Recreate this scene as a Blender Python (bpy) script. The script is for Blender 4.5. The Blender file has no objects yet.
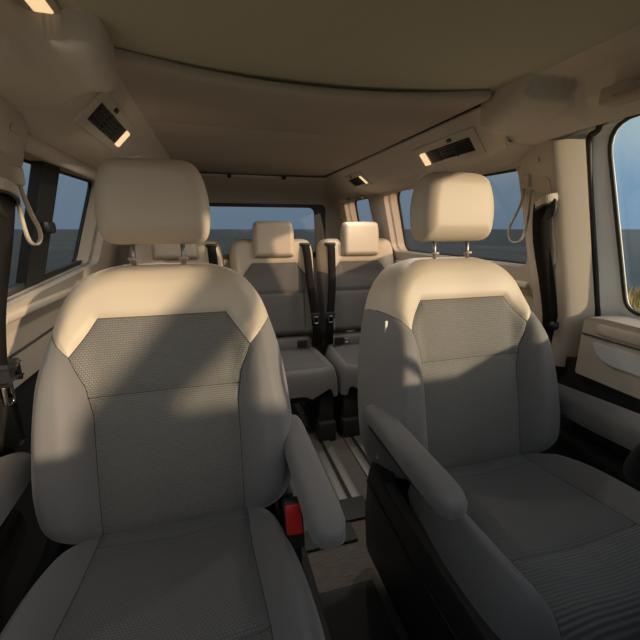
import bpy, bmesh, math, random
import numpy as np
from mathutils import Vector, Matrix
random.seed(3)
SC = bpy.context.scene
COL = SC.collection
PI = math.pi

# ------------------------------------------------------------------ materials
def lin(c):
    return tuple((x/255/12.92) if x/255 <= .04045 else ((x/255+.055)/1.055)**2.4 for x in c)

def mat(name, rgb, rough=.6, metal=0., bump=None, sheen=0., spec=.5, emit=None, estr=0.):
    m = bpy.data.materials.new(name); m.use_nodes = True
    nt = m.node_tree; b = nt.nodes['Principled BSDF']
    b.inputs['Base Color'].default_value = (*rgb, 1)
    b.inputs['Roughness'].default_value = rough
    b.inputs['Metallic'].default_value = metal
    b.inputs['Specular IOR Level'].default_value = spec
    if sheen: b.inputs['Sheen Weight'].default_value = sheen
    if emit:
        b.inputs['Emission Color'].default_value = (*emit, 1); b.inputs['Emission Strength'].default_value = estr
    if bump:
        kind, scale, strength, colvar = bump
        tc = nt.nodes.new('ShaderNodeTexCoord')
        if kind == 'noise':
            t = nt.nodes.new('ShaderNodeTexNoise'); t.inputs['Scale'].default_value = scale; t.inputs['Detail'].default_value = 4
            nt.links.new(tc.outputs['Object'], t.inputs['Vector']); fac = t.outputs['Fac']
        elif kind == 'brushed':
            mp = nt.nodes.new('ShaderNodeMapping'); mp.inputs['Scale'].default_value = (scale*.12, scale, scale)
            nt.links.new(tc.outputs['Object'], mp.inputs['Vector'])
            t = nt.nodes.new('ShaderNodeTexNoise'); t.inputs['Scale'].default_value = 1; t.inputs['Detail'].default_value = 3
            nt.links.new(mp.outputs['Vector'], t.inputs['Vector']); fac = t.outputs['Fac']
        elif kind == 'ribs':
            w = nt.nodes.new('ShaderNodeTexWave'); w.wave_type = 'BANDS'; w.bands_direction = 'Y'
            w.inputs['Scale'].default_value = scale; nt.links.new(tc.outputs['Object'], w.inputs['Vector']); fac = w.outputs['Fac']
        elif kind == 'weave':
            # staggered short dashes, as a knitted spacer fabric (uses the part's UV, in metres)
            bk = nt.nodes.new('ShaderNodeTexBrick'); bk.inputs['Scale'].default_value = scale
            bk.inputs['Mortar Size'].default_value = .018; bk.inputs['Mortar Smooth'].default_value = .6
            bk.inputs['Brick Width'].default_value = .11; bk.inputs['Row Height'].default_value = .09
            bk.inputs['Color1'].default_value = (1, 1, 1, 1); bk.inputs['Color2'].default_value = (.85, .85, .85, 1)
            bk.inputs['Mortar'].default_value = (0, 0, 0, 1)
            nt.links.new(tc.outputs['UV'], bk.inputs['Vector']); fac = bk.outputs['Color']
        bp = nt.nodes.new('ShaderNodeBump'); bp.inputs['Strength'].default_value = strength; bp.inputs['Distance'].default_value = .002
        nt.links.new(fac, bp.inputs['Height']); nt.links.new(bp.outputs['Normal'], b.inputs['Normal'])
        if colvar:
            mx = nt.nodes.new('ShaderNodeMix'); mx.data_type = 'RGBA'
            mx.inputs[6].default_value = tuple(c*(1-colvar) for c in rgb)+(1,)
            mx.inputs[7].default_value = tuple(min(1, c*(1+colvar)) for c in rgb)+(1,)
            nt.links.new(fac, mx.inputs[0]); nt.links.new(mx.outputs[2], b.inputs['Base Color'])
    return m

M = {}
M['cream'] = mat('cream_leather', (.50, .42, .325), .55, bump=('noise', 260, .12, .03))
M['cream_plastic'] = mat('cream_plastic', (.45, .385, .31), .55, bump=('noise', 400, .08, .02))
M['cream_cloth'] = mat('cream_headliner', (.58, .515, .435), .85, bump=('noise', 500, .2, .05))
M['grey'] = mat('grey_fabric', (.152, .142, .139), .7, sheen=.25, bump=('noise', 420, .2, .1))
M['centre'] = mat('centre_fabric', (.155, .146, .131), .75, sheen=.2, bump=('weave', 17, 1.0, .4))
M['cushion_cloth'] = mat('cushion_fabric', (.118, .112, .106), .75, sheen=.2, bump=('weave', 17, .7, .3))
M['ribbed'] = mat('ribbed_fabric', (.118, .112, .106), .75, sheen=.2, bump=('ribs', 44, .8, .3))
M['black'] = mat('black_plastic', (.012, .012, .012), .55, bump=('noise', 500, .1, 0))
M['dark'] = mat('dark_plastic', (.025, .024, .023), .5, bump=('noise', 500, .1, 0))
M['strap'] = mat('black_webbing', (.012, .011, .011), .9, spec=.12, bump=('brushed', 700, .4, .2))
M['carpet'] = mat('brown_carpet', (.125, .110, .096), .95, bump=('brushed', 190, 1.0, .6))
M['matrubber'] = mat('dark_mat', (.04, .04, .039), .7, bump=('noise', 300, .2, .08))
M['alu'] = mat('aluminium', (.22, .21, .195), .5, .7)
M['satin'] = mat('satin_silver', (.60, .60, .59), .4, .1)
M['chrome'] = mat('chrome', (.75, .75, .75), .15, 1.0)
M['frame_grey'] = mat('painted_grey', (.80, .80, .77), .45)
M['brown_roof'] = mat('brown_headliner', (.47, .405, .34), .9, bump=('noise', 500, .2, .05))
M['olive'] = mat('olive_roof', (.50, .47, .355), .8, bump=('noise', 300, .1, .03))
M['red'] = mat('red_button', (.62, .025, .02), .4)
M['lamp'] = mat('warm_lamp', (.8, .6, .35), .5, emit=(1, .68, .36), estr=.72)
M['post'] = mat('brushed_post', (.28, .27, .26), .35, .9)
M['white'] = mat('white_label', (.7, .68, .64), .6)
M['stitch_dark'] = mat('dark_seam', (.02, .019, .018), .8)
M['stitch'] = mat('pale_thread', (.2, .18, .15), .8)

def glass(name, tint):
    m = bpy.data.materials.new(name); m.use_nodes = True
    nt = m.node_tree; nt.nodes.clear()
    o = nt.nodes.new('ShaderNodeOutputMaterial'); t = nt.nodes.new('ShaderNodeBsdfTransparent'); g = nt.nodes.new('ShaderNodeBsdfGlossy')
    mx = nt.nodes.new('ShaderNodeMixShader'); t.inputs['Color'].default_value = (*tint, 1)
    g.inputs['Roughness'].default_value = .02; mx.inputs[0].default_value = .03
    nt.links.new(t.outputs[0], mx.inputs[1]); nt.links.new(g.outputs[0], mx.inputs[2]); nt.links.new(mx.outputs[0], o.inputs[0])
    return m
M['glass'] = glass('clear_glass', (.97, .98, .975))
M['privacy'] = glass('tinted_glass', (.80, .75, .72))

# ------------------------------------------------------------------ object helpers
def link(name, bm, m, parent=None, smooth=True, angle=None):
    me = bpy.data.meshes.new(name)
    bm.normal_update(); bm.to_mesh(me); bm.free()
    if smooth:
        for p in me.polygons: p.use_smooth = True
        if angle is not None:
            me.set_sharp_from_angle(angle=math.radians(angle))
    me.materials.append(M[m] if isinstance(m, str) else m)
    o = bpy.data.objects.new(name, me); COL.objects.link(o)
    if parent: o.parent = parent
    return o

def thing(name, label, cat, loc=(0, 0, 0), group=None):
    o = bpy.data.objects.new(name, None); COL.objects.link(o); o.location = loc; o.empty_display_size = .05
    o['label'] = label; o['category'] = cat
    if group: o['group'] = group
    return o

def tag(o, label, cat, group=None, kind=None):
    o['label'] = label; o['category'] = cat
    if group: o['group'] = group
    if kind: o['kind'] = kind
    return o

def struct(o, label=None, cat=None):
    o['kind'] = 'structure'
    if label: o['label'] = label
    if cat: o['category'] = cat
    return o

def box(bm, x0, x1, y0, y1, z0, z1, bev=0., seg=2, mtx=None):
    r = bmesh.ops.create_cube(bm, size=1)
    vs = r['verts']
    for v in vs:
        v.co = Vector(((x0+x1)/2+v.co.x*(x1-x0), (y0+y1)/2+v.co.y*(y1-y0), (z0+z1)/2+v.co.z*(z1-z0)))
    if bev:
        es = list({e for v in vs for e in v.link_edges})
        r = bmesh.ops.bevel(bm, geom=es, offset=bev, segments=seg, profile=.5, affect='EDGES')
        vs = list({v for f in r['faces'] for v in f.verts})
        # gather the connected island
        st = list(vs); seen = set(vs)
        while st:
            a = st.pop()
            for e in a.link_edges:
                b = e.other_vert(a)
                if b not in seen: seen.add(b); st.append(b)
        vs = list(seen)
    if mtx is not None:
        for v in vs: v.co = mtx @ v.co
    return vs

def tube(bm, pts, r, n=10, cap=True, closed=False):
    pts = [Vector(p) for p in pts]; N = len(pts); rings = []; up = None
    for i, p in enumerate(pts):
        if closed: t = pts[(i+1) % N]-pts[i-1]
        else: t = pts[min(i+1, N-1)]-pts[max(i-1, 0)]
        t.normalize()
        if up is None:
            up = Vector((0, 0, 1)) if abs(t.z) < .9 else Vector((1, 0, 0))
        a = t.cross(up).normalized(); b = a.cross(t).normalized(); up = b
        rr = r[i] if isinstance(r, (list, tuple)) else r
        rings.append([bm.verts.new(p+(a*math.cos(2*PI*k/n)+b*math.sin(2*PI*k/n))*rr) for k in range(n)])
    for i in range(N if closed else N-1):
        A, B = rings[i], rings[(i+1) % N]
        for k in range(n): bm.faces.new((A[k], A[(k+1) % n], B[(k+1) % n], B[k]))
    if cap and not closed:
        bm.faces.new(rings[0][::-1]); bm.faces.new(rings[-1])

def spline(P, n=12):
    P = [np.array(p, float) for p in P]; P = [2*P[0]-P[1]]+P+[2*P[-1]-P[-2]]; out = []
    for i in range(1, len(P)-2):
        a, b, c, d = P[i-1:i+3]
        for k in range(n):
            t = k/n
            out.append(.5*((2*b)+(-a+c)*t+(2*a-5*b+4*c-d)*t*t+(-a+3*b-3*c+d)*t**3))
    out.append(P[-2]); return out

def ribbon(bm, pts, wdir, w, t):
    """flat strap along pts; wdir = width direction(s); thickness t"""
    pts = [Vector(p) for p in pts]; N = len(pts); rings = []
    for i, p in enumerate(pts):
        tn = (pts[min(i+1, N-1)]-pts[max(i-1, 0)]).normalized()
        wd = Vector(wdir if not isinstance(wdir, list) else wdir[i]); wd = (wd-tn*wd.dot(tn)).normalized(); nn = tn.cross(wd)
        rings.append([bm.verts.new(p+wd*a*w/2+nn*b*t/2) for a, b in ((-1, -1), (1, -1), (1, 1), (-1, 1))])
    for i in range(N-1):
        for k in range(4): bm.faces.new((rings[i][k], rings[i][(k+1) % 4], rings[i+1][(k+1) % 4], rings[i+1][k]))
    bm.faces.new(rings[0][::-1]); bm.faces.new(rings[-1])

def loft(bm, secs, n=28, ex=3.2, axis='Y', caps=5):
    """superellipse sections: (centre xyz, half a, half b); ends are rounded over by shrinking rings"""
    def ring(c, a, b):
        out = []
        for k in range(n):
            t = 2*PI*k/n; ct, st = math.cos(t), math.sin(t)
            u = a*math.copysign(abs(ct)**(2/ex), ct); v = b*math.copysign(abs(st)**(2/ex), st)
            if axis == 'Y': p = (c[0]+u, c[1], c[2]+v)
            elif axis == 'Z': p = (c[0]+u, c[1]+v, c[2])
            else: p = (c[0], c[1]+u, c[2]+v)
            out.append(bm.verts.new(p))
        return out
    R = [ring(*s) for s in secs]
    for i in range(len(R)-1):
        for k in range(n): bm.faces.new((R[i][k], R[i][(k+1) % n], R[i+1][(k+1) % n], R[i+1][k]))
    bm.faces.new(R[0][::-1]); bm.faces.new(R[-1])
    bmesh.ops.recalc_face_normals(bm, faces=bm.faces[:])

def grid_surface(bm, f, us, vs, thick=None, tdir=None):
    """surface f(u,v)->xyz; with thick a second skin is offset along tdir(u,v) or the normal and the rim is closed"""
    V = [[bm.verts.new(f(u, v)) for v in vs] for u in us]
    for i in range(len(us)-1):
        for j in range(len(vs)-1): bm.faces.new((V[i][j], V[i+1][j], V[i+1][j+1], V[i][j+1]))
    if thick:
        bm.normal_update()
        td = Vector(tdir) if tdir is not None else None
        W = [[bm.verts.new(v.co+(td if td is not None else v.normal)*thick) for v in row] for row in V]
        nu, nv = len(us), len(vs)
        for i in range(nu-1):
            for j in range(nv-1): bm.faces.new((W[i][j], W[i][j+1], W[i+1][j+1], W[i+1][j]))
        for i in range(nu-1):
            bm.faces.new((V[i][0], W[i][0], W[i+1][0], V[i+1][0])); bm.faces.new((V[i][-1], V[i+1][-1], W[i+1][-1], W[i][-1]))
        for j in range(nv-1):
            bm.faces.new((V[0][j], V[0][j+1], W[0][j+1], W[0][j])); bm.faces.new((V[-1][j], W[-1][j], W[-1][j+1], V[-1][j+1]))
    bmesh.ops.recalc_face_normals(bm, faces=bm.faces[:])

def fillet(poly, r, n=6):
    """round the corners of a 2D polygon; r number or per-corner list"""
    out = []; N = len(poly)
    for i in range(N):
        p = np.array(poly[i], float); a = np.array(poly[i-1], float); b = np.array(poly[(i+1) % N], float)
        rr = r[i] if isinstance(r, (list, tuple)) else r
        if rr <= 0: out.append(tuple(p)); continue
        da = a-p; db = b-p; la, lb = np.linalg.norm(da), np.linalg.norm(db)
        k = min(rr, la*.49, lb*.49); s = p+da/la*k; e = p+db/lb*k
        for j in range(n+1):
            t = j/n; out.append(tuple((1-t)**2*s+2*t*(1-t)*p+t*t*e))
    return out

def plate(loops, thick, fmap, step=None):
    """filled 2D outline with holes -> mesh, extruded by thick in local z, then mapped by fmap(a,b,c)"""
    cu = bpy.data.curves.new('tmp', 'CURVE'); cu.dimensions = '2D'; cu.fill_mode = 'BOTH'; cu.extrude = thick/2
    for lp in loops:
        s = cu.splines.new('POLY'); s.points.add(len(lp)-1); s.use_cyclic_u = True
        for q, (a, b) in zip(s.points, lp): q.co = (a, b, 0, 1)
    o = bpy.data.objects.new('tmp', cu); COL.objects.link(o)
    dg = bpy.context.evaluated_depsgraph_get()
    me = bpy.data.meshes.new_from_object(o.evaluated_get(dg))
    bpy.data.objects.remove(o); bpy.data.curves.remove(cu)
    bm = bmesh.new(); bm.from_mesh(me); bpy.data.meshes.remove(me)
    bmesh.ops.remove_doubles(bm, verts=bm.verts[:], dist=1e-5)
    if step:
        zs = [v.co.y for v in bm.verts]; z = min(zs)+step
        while z < max(zs):
            bmesh.ops.bisect_plane(bm, geom=bm.verts[:]+bm.edges[:]+bm.faces[:], plane_co=(0, z, 0), plane_no=(0, 1, 0)); z += step
    for v in bm.verts: v.co = Vector(fmap(v.co.x, v.co.y, v.co.z+thick/2))
    bmesh.ops.recalc_face_normals(bm, faces=bm.faces[:])
    return bm

def seg_dist(P, poly, closed=True):
    P = np.asarray(P); A = np.array(poly, float); B = np.roll(A, -1, 0) if closed else A[1:]
    if not closed: A = A[:-1]
    d = np.full(len(P), 1e9)
    for a, b in zip(A, B):
        ab = b-a; L = ab@ab
        t = np.clip(((P-a)@ab)/max(L, 1e-12), 0, 1)
        d = np.minimum(d, np.linalg.norm(P-(a+t[:, None]*ab), axis=1))
    return d

def pillow(outline, frame, thick, r, parts, disp=None, seams=(), cuts=(), parent=None, nu=70, nv=80, groove=.006, gw=.007, two=False, puff=.0, seam_mat='stitch_dark'):
    """upholstered shape. outline: 2D polygon (u,v). frame=(O,U,V,N). thick = depth of the front skin, r = edge rounding.
    parts: list of (name, material, test(u,v)) tried in order. cuts: lines ((u,v),(u,v)) along which the mesh is split."""
    O, U, V, N = [Vector(x) for x in frame]
    ol = np.array(outline); v0, v1 = ol[:, 1].min(), ol[:, 1].max()
    def span(v):
        xs = []
        for i in range(len(ol)):
            a, b = ol[i-1], ol[i]
            if (a[1]-v)*(b[1]-v) <= 0 and abs(a[1]-b[1]) > 1e-9:
                t = (v-a[1])/(b[1]-a[1]); xs.append(a[0]+t*(b[0]-a[0]))
            elif abs(a[1]-v) < 1e-9 and abs(b[1]-v) < 1e-9: xs += [a[0], b[0]]
        return min(xs), max(xs)
    eps = 1e-6
    tv = [(1-math.cos(PI*k/nv))/2 for k in range(nv+1)]; tv = [.55*t+.45*k/nv for k, t in enumerate(tv)]
    tu = [(1-math.cos(PI*k/nu))/2 for k in range(nu+1)]; tu = [.6*t+.4*k/nu for k, t in enumerate(tu)]
    def flat():
        bm = bmesh.new(); rows = []
        for t in tv:
            v = v0+eps+(v1-v0-2*eps)*t; a, b = span(v)
            rows.append([bm.verts.new((a+(b-a)*s, v, 0)) for s in tu])
        for i in range(nv):
            for j in range(nu): bm.faces.new((rows[i][j], rows[i][j+1], rows[i+1][j+1], rows[i+1][j]))
        return bm
    def depth(P):
        d = seg_dist(P, outline)
        q = np.sqrt(np.clip(1-(1-np.minimum(d/r, 1))**2, 0, 1))
        n = thick*q
        if disp is not None: n = n+disp(P[:, 0], P[:, 1])*np.minimum(d/(r*.8), 1)**.7
        if len(seams):
            ds = np.full(len(P), 1e9)
            for s in seams: ds = np.minimum(ds, seg_dist(P, s, False))
            n = n-groove*np.exp(-(ds/gw)**2)*q+puff*(1-np.exp(-ds/.03))*q
        return n
    bm = flat()
    for a, b in cuts:
        a = np.array(a, float); b = np.array(b, float); dn = np.array((b[1]-a[1], -(b[0]-a[0]))); dn /= np.linalg.norm(dn)
        bmesh.ops.bisect_plane(bm, geom=bm.verts[:]+bm.edges[:]+bm.faces[:], plane_co=(a[0], a[1], 0), plane_no=(dn[0], dn[1], 0))
    uvl = bm.loops.layers.uv.new('UVMap')
    for f in bm.faces:
        for l in f.loops: l[uvl].uv = (l.vert.co.x, l.vert.co.y)
    bm.verts.ensure_lookup_table()
    P = np.array([(v.co.x, v.co.y) for v in bm.verts]); n = depth(P)
    key = {}
    for f in bm.faces:
        c = f.calc_center_median()
        for nm, m, test in parts:
            if test(c.x, c.y): key.setdefault(nm, []).append(f); f.tag = True; break
    groups = {nm: {f.index for f in fs} for nm, fs in key.items()} if False else key
    bm.faces.index_update()
    gi = {nm: set(f.index for f in fs) for nm, fs in groups.items()}
    for v, (u, w), h in zip(bm.verts, P, n): v.co = O+U*u+V*w+N*h
    objs = {}
    mats = {nm: m for nm, m, t in parts}
    first = parts[0][0]
    for nm, m, t in parts:
        if nm not in gi or nm in objs: continue
        b2 = bm.copy(); b2.faces.ensure_lookup_table()
        bmesh.ops.delete(b2, geom=[f for f in b2.faces if f.index not in gi[nm]], context='FACES')
        if two and nm == two:
            b3 = flat(); PP = np.array([(v.co.x, v.co.y) for v in b3.verts]); hh = depth(PP)
            for v, (u, w), h in zip(b3.verts, PP, hh): v.co = O+U*u+V*w-N*h
            me = bpy.data.meshes.new('t'); b3.to_mesh(me); b3.free(); b2.from_mesh(me); bpy.data.meshes.remove(me)
            bmesh.ops.remove_doubles(b2, verts=b2.verts[:], dist=1e-5)
        bmesh.ops.recalc_face_normals(b2, faces=b2.faces[:])
        b2.normal_update()
        if not two:
            s = sum((f.normal.dot(N) for f in b2.faces))
            if s < 0: bmesh.ops.reverse_faces(b2, faces=b2.faces[:])
        objs[nm] = link(nm.split('|')[0], b2, m, parent)
    bm.free()
    if seam_mat:
        b4 = bmesh.new()
        for s in seams:
            q = []
            for a, b in zip(s[:-1], s[1:]):
                L = max(2, int(math.hypot(b[0]-a[0], b[1]-a[1])/.012))
                q += [(a[0]+(b[0]-a[0])*k/L, a[1]+(b[1]-a[1])*k/L) for k in range(L)]
            q.append(s[-1]); q = [p for p in q if v0+.004 < p[1] < v1-.004 and span(p[1])[0]+.002 < p[0] < span(p[1])[1]-.002]
            if len(q) < 2: continue
            hh = depth(np.array(q, float))
            tube(b4, [O+U*p[0]+V*p[1]+N*(h-.0006) for p, h in zip(q, hh)], .0013, 6)
        objs['seam'] = link('seam', b4, seam_mat, parent)
    return objs

def sm(x, a, b):
    t = np.clip((x-a)/(b-a), 0, 1); return t*t*(3-2*t)
# ------------------------------------------------------------------ seats
def mirror_outline(half, n=8):
    h = [tuple(p) for p in spline(half, n)]
    return h+[(-u, v) for u, v in reversed(h)]

ALPHA = math.radians(15.7)
def front_seat(name, xc, inb, label, group, driver):
    root = thing(name, label, 'seat', (xc, .65, 0), group)
    root_in = Matrix.Translation((-xc, -.65, 0))
    made = []
    T = .14
    V = Vector((0, math.sin(ALPHA), math.cos(ALPHA))); N = Vector((0, -math.cos(ALPHA), math.sin(ALPHA)))
    O = Vector((xc, .84, .43))-N*T-V*.05
    ol = mirror_outline([(.13, 0), (.23, .012), (.294, .06), (.322, .15), (.322, .28), (.308, .42), (.284, .53), (.250, .625), (.195, .69), (.12, .718), (.06, .722)])
    def yv(a):
        return np.interp(a, [0, .15, .205, .30], [.571, .569, .481, .585])
    def cu(v):
        return np.interp(v, [0, .34, .41, .481, .60], [.165, .167, .178, .205, .25])
    seams = [[(-.30, .585), (-.205, .481), (-.15, .569), (.15, .569), (.205, .481), (.30, .585)],
             [(-.176, .382), (.176, .382)]]
    for s in (-1, 1): seams.append([(s*.205, .481), (s*.178, .41), (s*.167, .34), (s*.165, 0)])
    cuts = []
    for s in seams:
        cuts += list(zip(s[:-1], s[1:]))
    def disp(u, v):
        a = np.abs(u)
        b = .055*sm(a, .15, .225)*sm(v, .0, .12)*(1-sm(v, .40, .60))
        lum = .012*np.sin(np.clip(v/.72, 0, 1)*PI)
        top = -.02*sm(v, .60, .74)
        return b+lum-.010*(1-sm(a, 0, .16))+top
    objs = pillow(ol, (O, (1, 0, 0), V, N), T, .07, [
        ('upper_panel', 'cream', lambda u, v: v > yv(abs(u))),
        ('center_panel', 'centre', lambda u, v: abs(u) < cu(v)),
        ('bolster|a', 'grey', lambda u, v: u < 0),
        ('bolster|b', 'grey', lambda u, v: True)], disp, seams, cuts, root, 84, 96, puff=.006)
    made += list(objs.values())
    objs = pillow(ol, (O, (-1, 0, 0), V, -N), .045, .045, [
        ('back_trim', 'cream', lambda u, v: v > .53), ('back_shell', 'grey', lambda u, v: True)], None, (), [((-1, .53), (1, .53))], root, 24, 40)
    made += list(objs.values())
    # headrest on two posts
    hV = Vector((0, .10, .995)); hN = Vector((0, -.995, .10))
    hol = mirror_outline([(.05, 0), (.108, .002), (.130, .02), (.138, .06), (.138, .11), (.128, .165), (.110, .20), (.08, .214), (.03, .217)])
    objs = pillow(hol, (Vector((xc-inb*.012, 1.085, 1.10)), (1, 0, 0), hV, hN), .062, .05, [('headrest', 'cream', lambda u, v: True)],
                  lambda u, v: .008*np.sin(np.clip(v/.217, 0, 1)*PI), (), (), root, 50, 50, two='headrest')
    made += list(objs.values())
    for s in (-1, 1):
        bm = bmesh.new(); tube(bm, [(xc-inb*.012+s*.062, 1.075, 1.03), (xc-inb*.012+s*.062, 1.085, 1.12)], .006, 12)
        made.append(link('headrest_post', bm, 'post', root))
        bm = bmesh.new(); tube(bm, [(xc-inb*.012+s*.062, 1.075, 1.06), (xc-inb*.012+s*.062, 1.076, 1.066)], .013, 14)
        made.append(link('post_collar', bm, 'cream_plastic', root))
    # cushion
    cV = Vector((0, -.998, .06)); cN = Vector((0, .06, .998))
    CO = Vector((xc, .90, .29))
    cth = .14
    col = mirror_outline([(.12, 0), (.19, .01), (.235, .05), (.262, .14), (.285, .26), (.292, .40), (.280, .50), (.23, .55), (.12, .565), (.06, .566)])
    cseams = [[(s*.170, 0), (s*.172, .2), (s*.185, .40), (s*.19, .57)] for s in (-1, 1)]
    vr = .40
    cseams.append([(-.17, .105), (.17, .105)]); cseams.append([(-.186, vr), (.186, vr)])
    ccuts = []
    for s in cseams: ccuts += list(zip(s[:-1], s[1:]))
    def ccu(v): return np.interp(v, [0, .2, .40, .57], [.170, .172, .185, .19])
    def cdisp(u, v):
        a = np.abs(u)
        return .045*sm(a, .165, .24)*sm(v, .03, .16)+.006*np.sin(np.clip(v/.5, 0, 1)*PI)-.012*(1-sm(a, 0, .17))
    objs = pillow(col, (CO, (1, 0, 0), cV, cN), cth, .06, [
        ('cushion_front', 'ribbed' if driver else 'cushion_cloth', lambda u, v: abs(u) < ccu(v) and v > vr),
        ('cushion', 'cushion_cloth', lambda u, v: abs(u) < ccu(v)),
        ('cushion_bolster|a', 'grey', lambda u, v: u < 0),
        ('cushion_bolster|b', 'grey', lambda u, v: True)], cdisp, cseams, ccuts, root, 70, 70, puff=.005)
    made += list(objs.values())
    # base, side valances and pivot
    bm = bmesh.new(); box(bm, xc-.258, xc+.258, .40, .95, 0, .37, .02)
    made.append(link('seat_base', bm, 'black', root, angle=35))
    for s in (inb, -inb):
        x0 = xc+s*.262; x1 = xc+s*.302
        prof = [(.98, .06), (1.0, .20), (.985, .36), (.955, .43), (.91, .435), (.86, .405), (.70, .395), (.42, .40), (.30, .40), (.27, .34), (.30, .06)]
        pol = fillet(prof, .03, 5)
        bm = plate([pol], .036, lambda a, b, c: (min(x0, x1)+c, a, b))
        es = [e for e in bm.edges if e.is_manifold and e.calc_face_angle(0) > .9]
        bmesh.ops.bevel(bm, geom=es, offset=.008, segments=2, profile=.5, affect='EDGES')
        v = link('side_valance', bm, 'dark', root, angle=40); made.append(v)
        if s == inb:
            bm = bmesh.new()
            xa = x1+s*.001
            ribbon(bm, [(xa, .985, .33), (xa, .70, .30), (xa, .30, .30)], (0, 0, 1), .008, .004)
            t = link('trim_line', bm, 'black', root); made.append(t)
            bm = bmesh.new(); box(bm, min(xc+s*.266, xc+s*.298), max(xc+s*.266, xc+s*.298), .86, .93, .395, .438, .006)
            made.append(link('armrest_pocket', bm, 'black', root, angle=35))
    # armrest
    ax = xc+inb*.305
    secs = []
    L = [(.965, .60, 0), (.96, .60, .6), (.945, .60, .9), (.92, .60, 1.0), (.80, .598, 1.04), (.68, .594, 1.08), (.60, .592, 1.10), (.56, .591, 1.02), (.537, .590, .80), (.528, .590, .45), (.526, .590, .05)]
    for y, z, k in L:
        k = max(k, .05); secs.append(((ax, y, z), .034*k, .030*min(k, 1.0)))
    bm = bmesh.new(); loft(bm, secs, 32, 3.0); made.append(link('armrest', bm, 'grey', root))
    bm = bmesh.new(); loft(bm, [((ax, .93, .572), .02, .004), ((ax, .92, .565), .027, .012), ((ax, .70, .560), .028, .010), ((ax, .58, .562), .024, .006), ((ax, .575, .563), .018, .003)], 24, 3)
    made.append(link('armrest_underside', bm, 'dark', root))
    bm = bmesh.new(); tube(bm, [(xc+inb*.22, .935, .598), (xc+inb*.285, .935, .598)], .028, 20); made.append(link('armrest_pivot', bm, 'dark', root))
    if driver:
        bm = bmesh.new(); box(bm, xc-.306, xc-.298, .905, .95, .46, .50, .003); made.append(link('recline_lever', bm, 'satin', root, angle=35))
        # small stitched label on the inboard bolster
        p = O+Vector((-.262, 0, 0))+V*.497+N*(T-.002)
        bm = bmesh.new(); box(bm, -.004, .004, -.002, .002, -.018, .018, .0015)
        o = link('side_label', bm, 'white', root); o.location = p+Vector((-.006, .0, 0)); made.append(o); o['label'] = 'small white tag on the seat side'
    else:
        # buckle stalk with red release
        bx, by, bz = xc+inb*.264, .69, .508
        R = Matrix.Translation((bx, by, bz)) @ Matrix.Rotation(math.radians(-16), 4, 'X') @ Matrix.Rotation(math.radians(-6), 4, 'Z')
        bm = bmesh.new(); box(bm, -.021, .021, -.014, .014, -.06, .046, .006, mtx=R); b = link('buckle', bm, 'black', root, angle=35); made.append(b)
        bm = bmesh.new(); box(bm, -.0175, .0175, -.0195, -.010, -.026, .040, .004, mtx=R); q = link('release_button', bm, 'red', b, angle=35); q['label'] = 'red release button'
        bm = bmesh.new(); ribbon(bm, [R @ Vector((0, 0, -.045)), R @ Vector((0, .02, -.11)), R @ Vector((0, .06, -.2))], (1, 0, 0), .026, .004)
        made.append(link('buckle_stalk', bm, 'strap', root))
    for o in made:
        if o.name.startswith('side_label'): o.location = root_in @ o.location
        else: o.data.transform(root_in)
    for o in [c for m in made for c in m.children]: o.data.transform(root_in)
    return root

front_seat('passenger_seat', -.432, 1, 'front seat with the red buckle beside it, cream headrest in shade', 'front seats', False)
front_seat('driver_seat', .441, -1, 'front seat with ribbed cushion front and sunlit headrest, beside the driver door', 'front seats', True)

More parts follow.
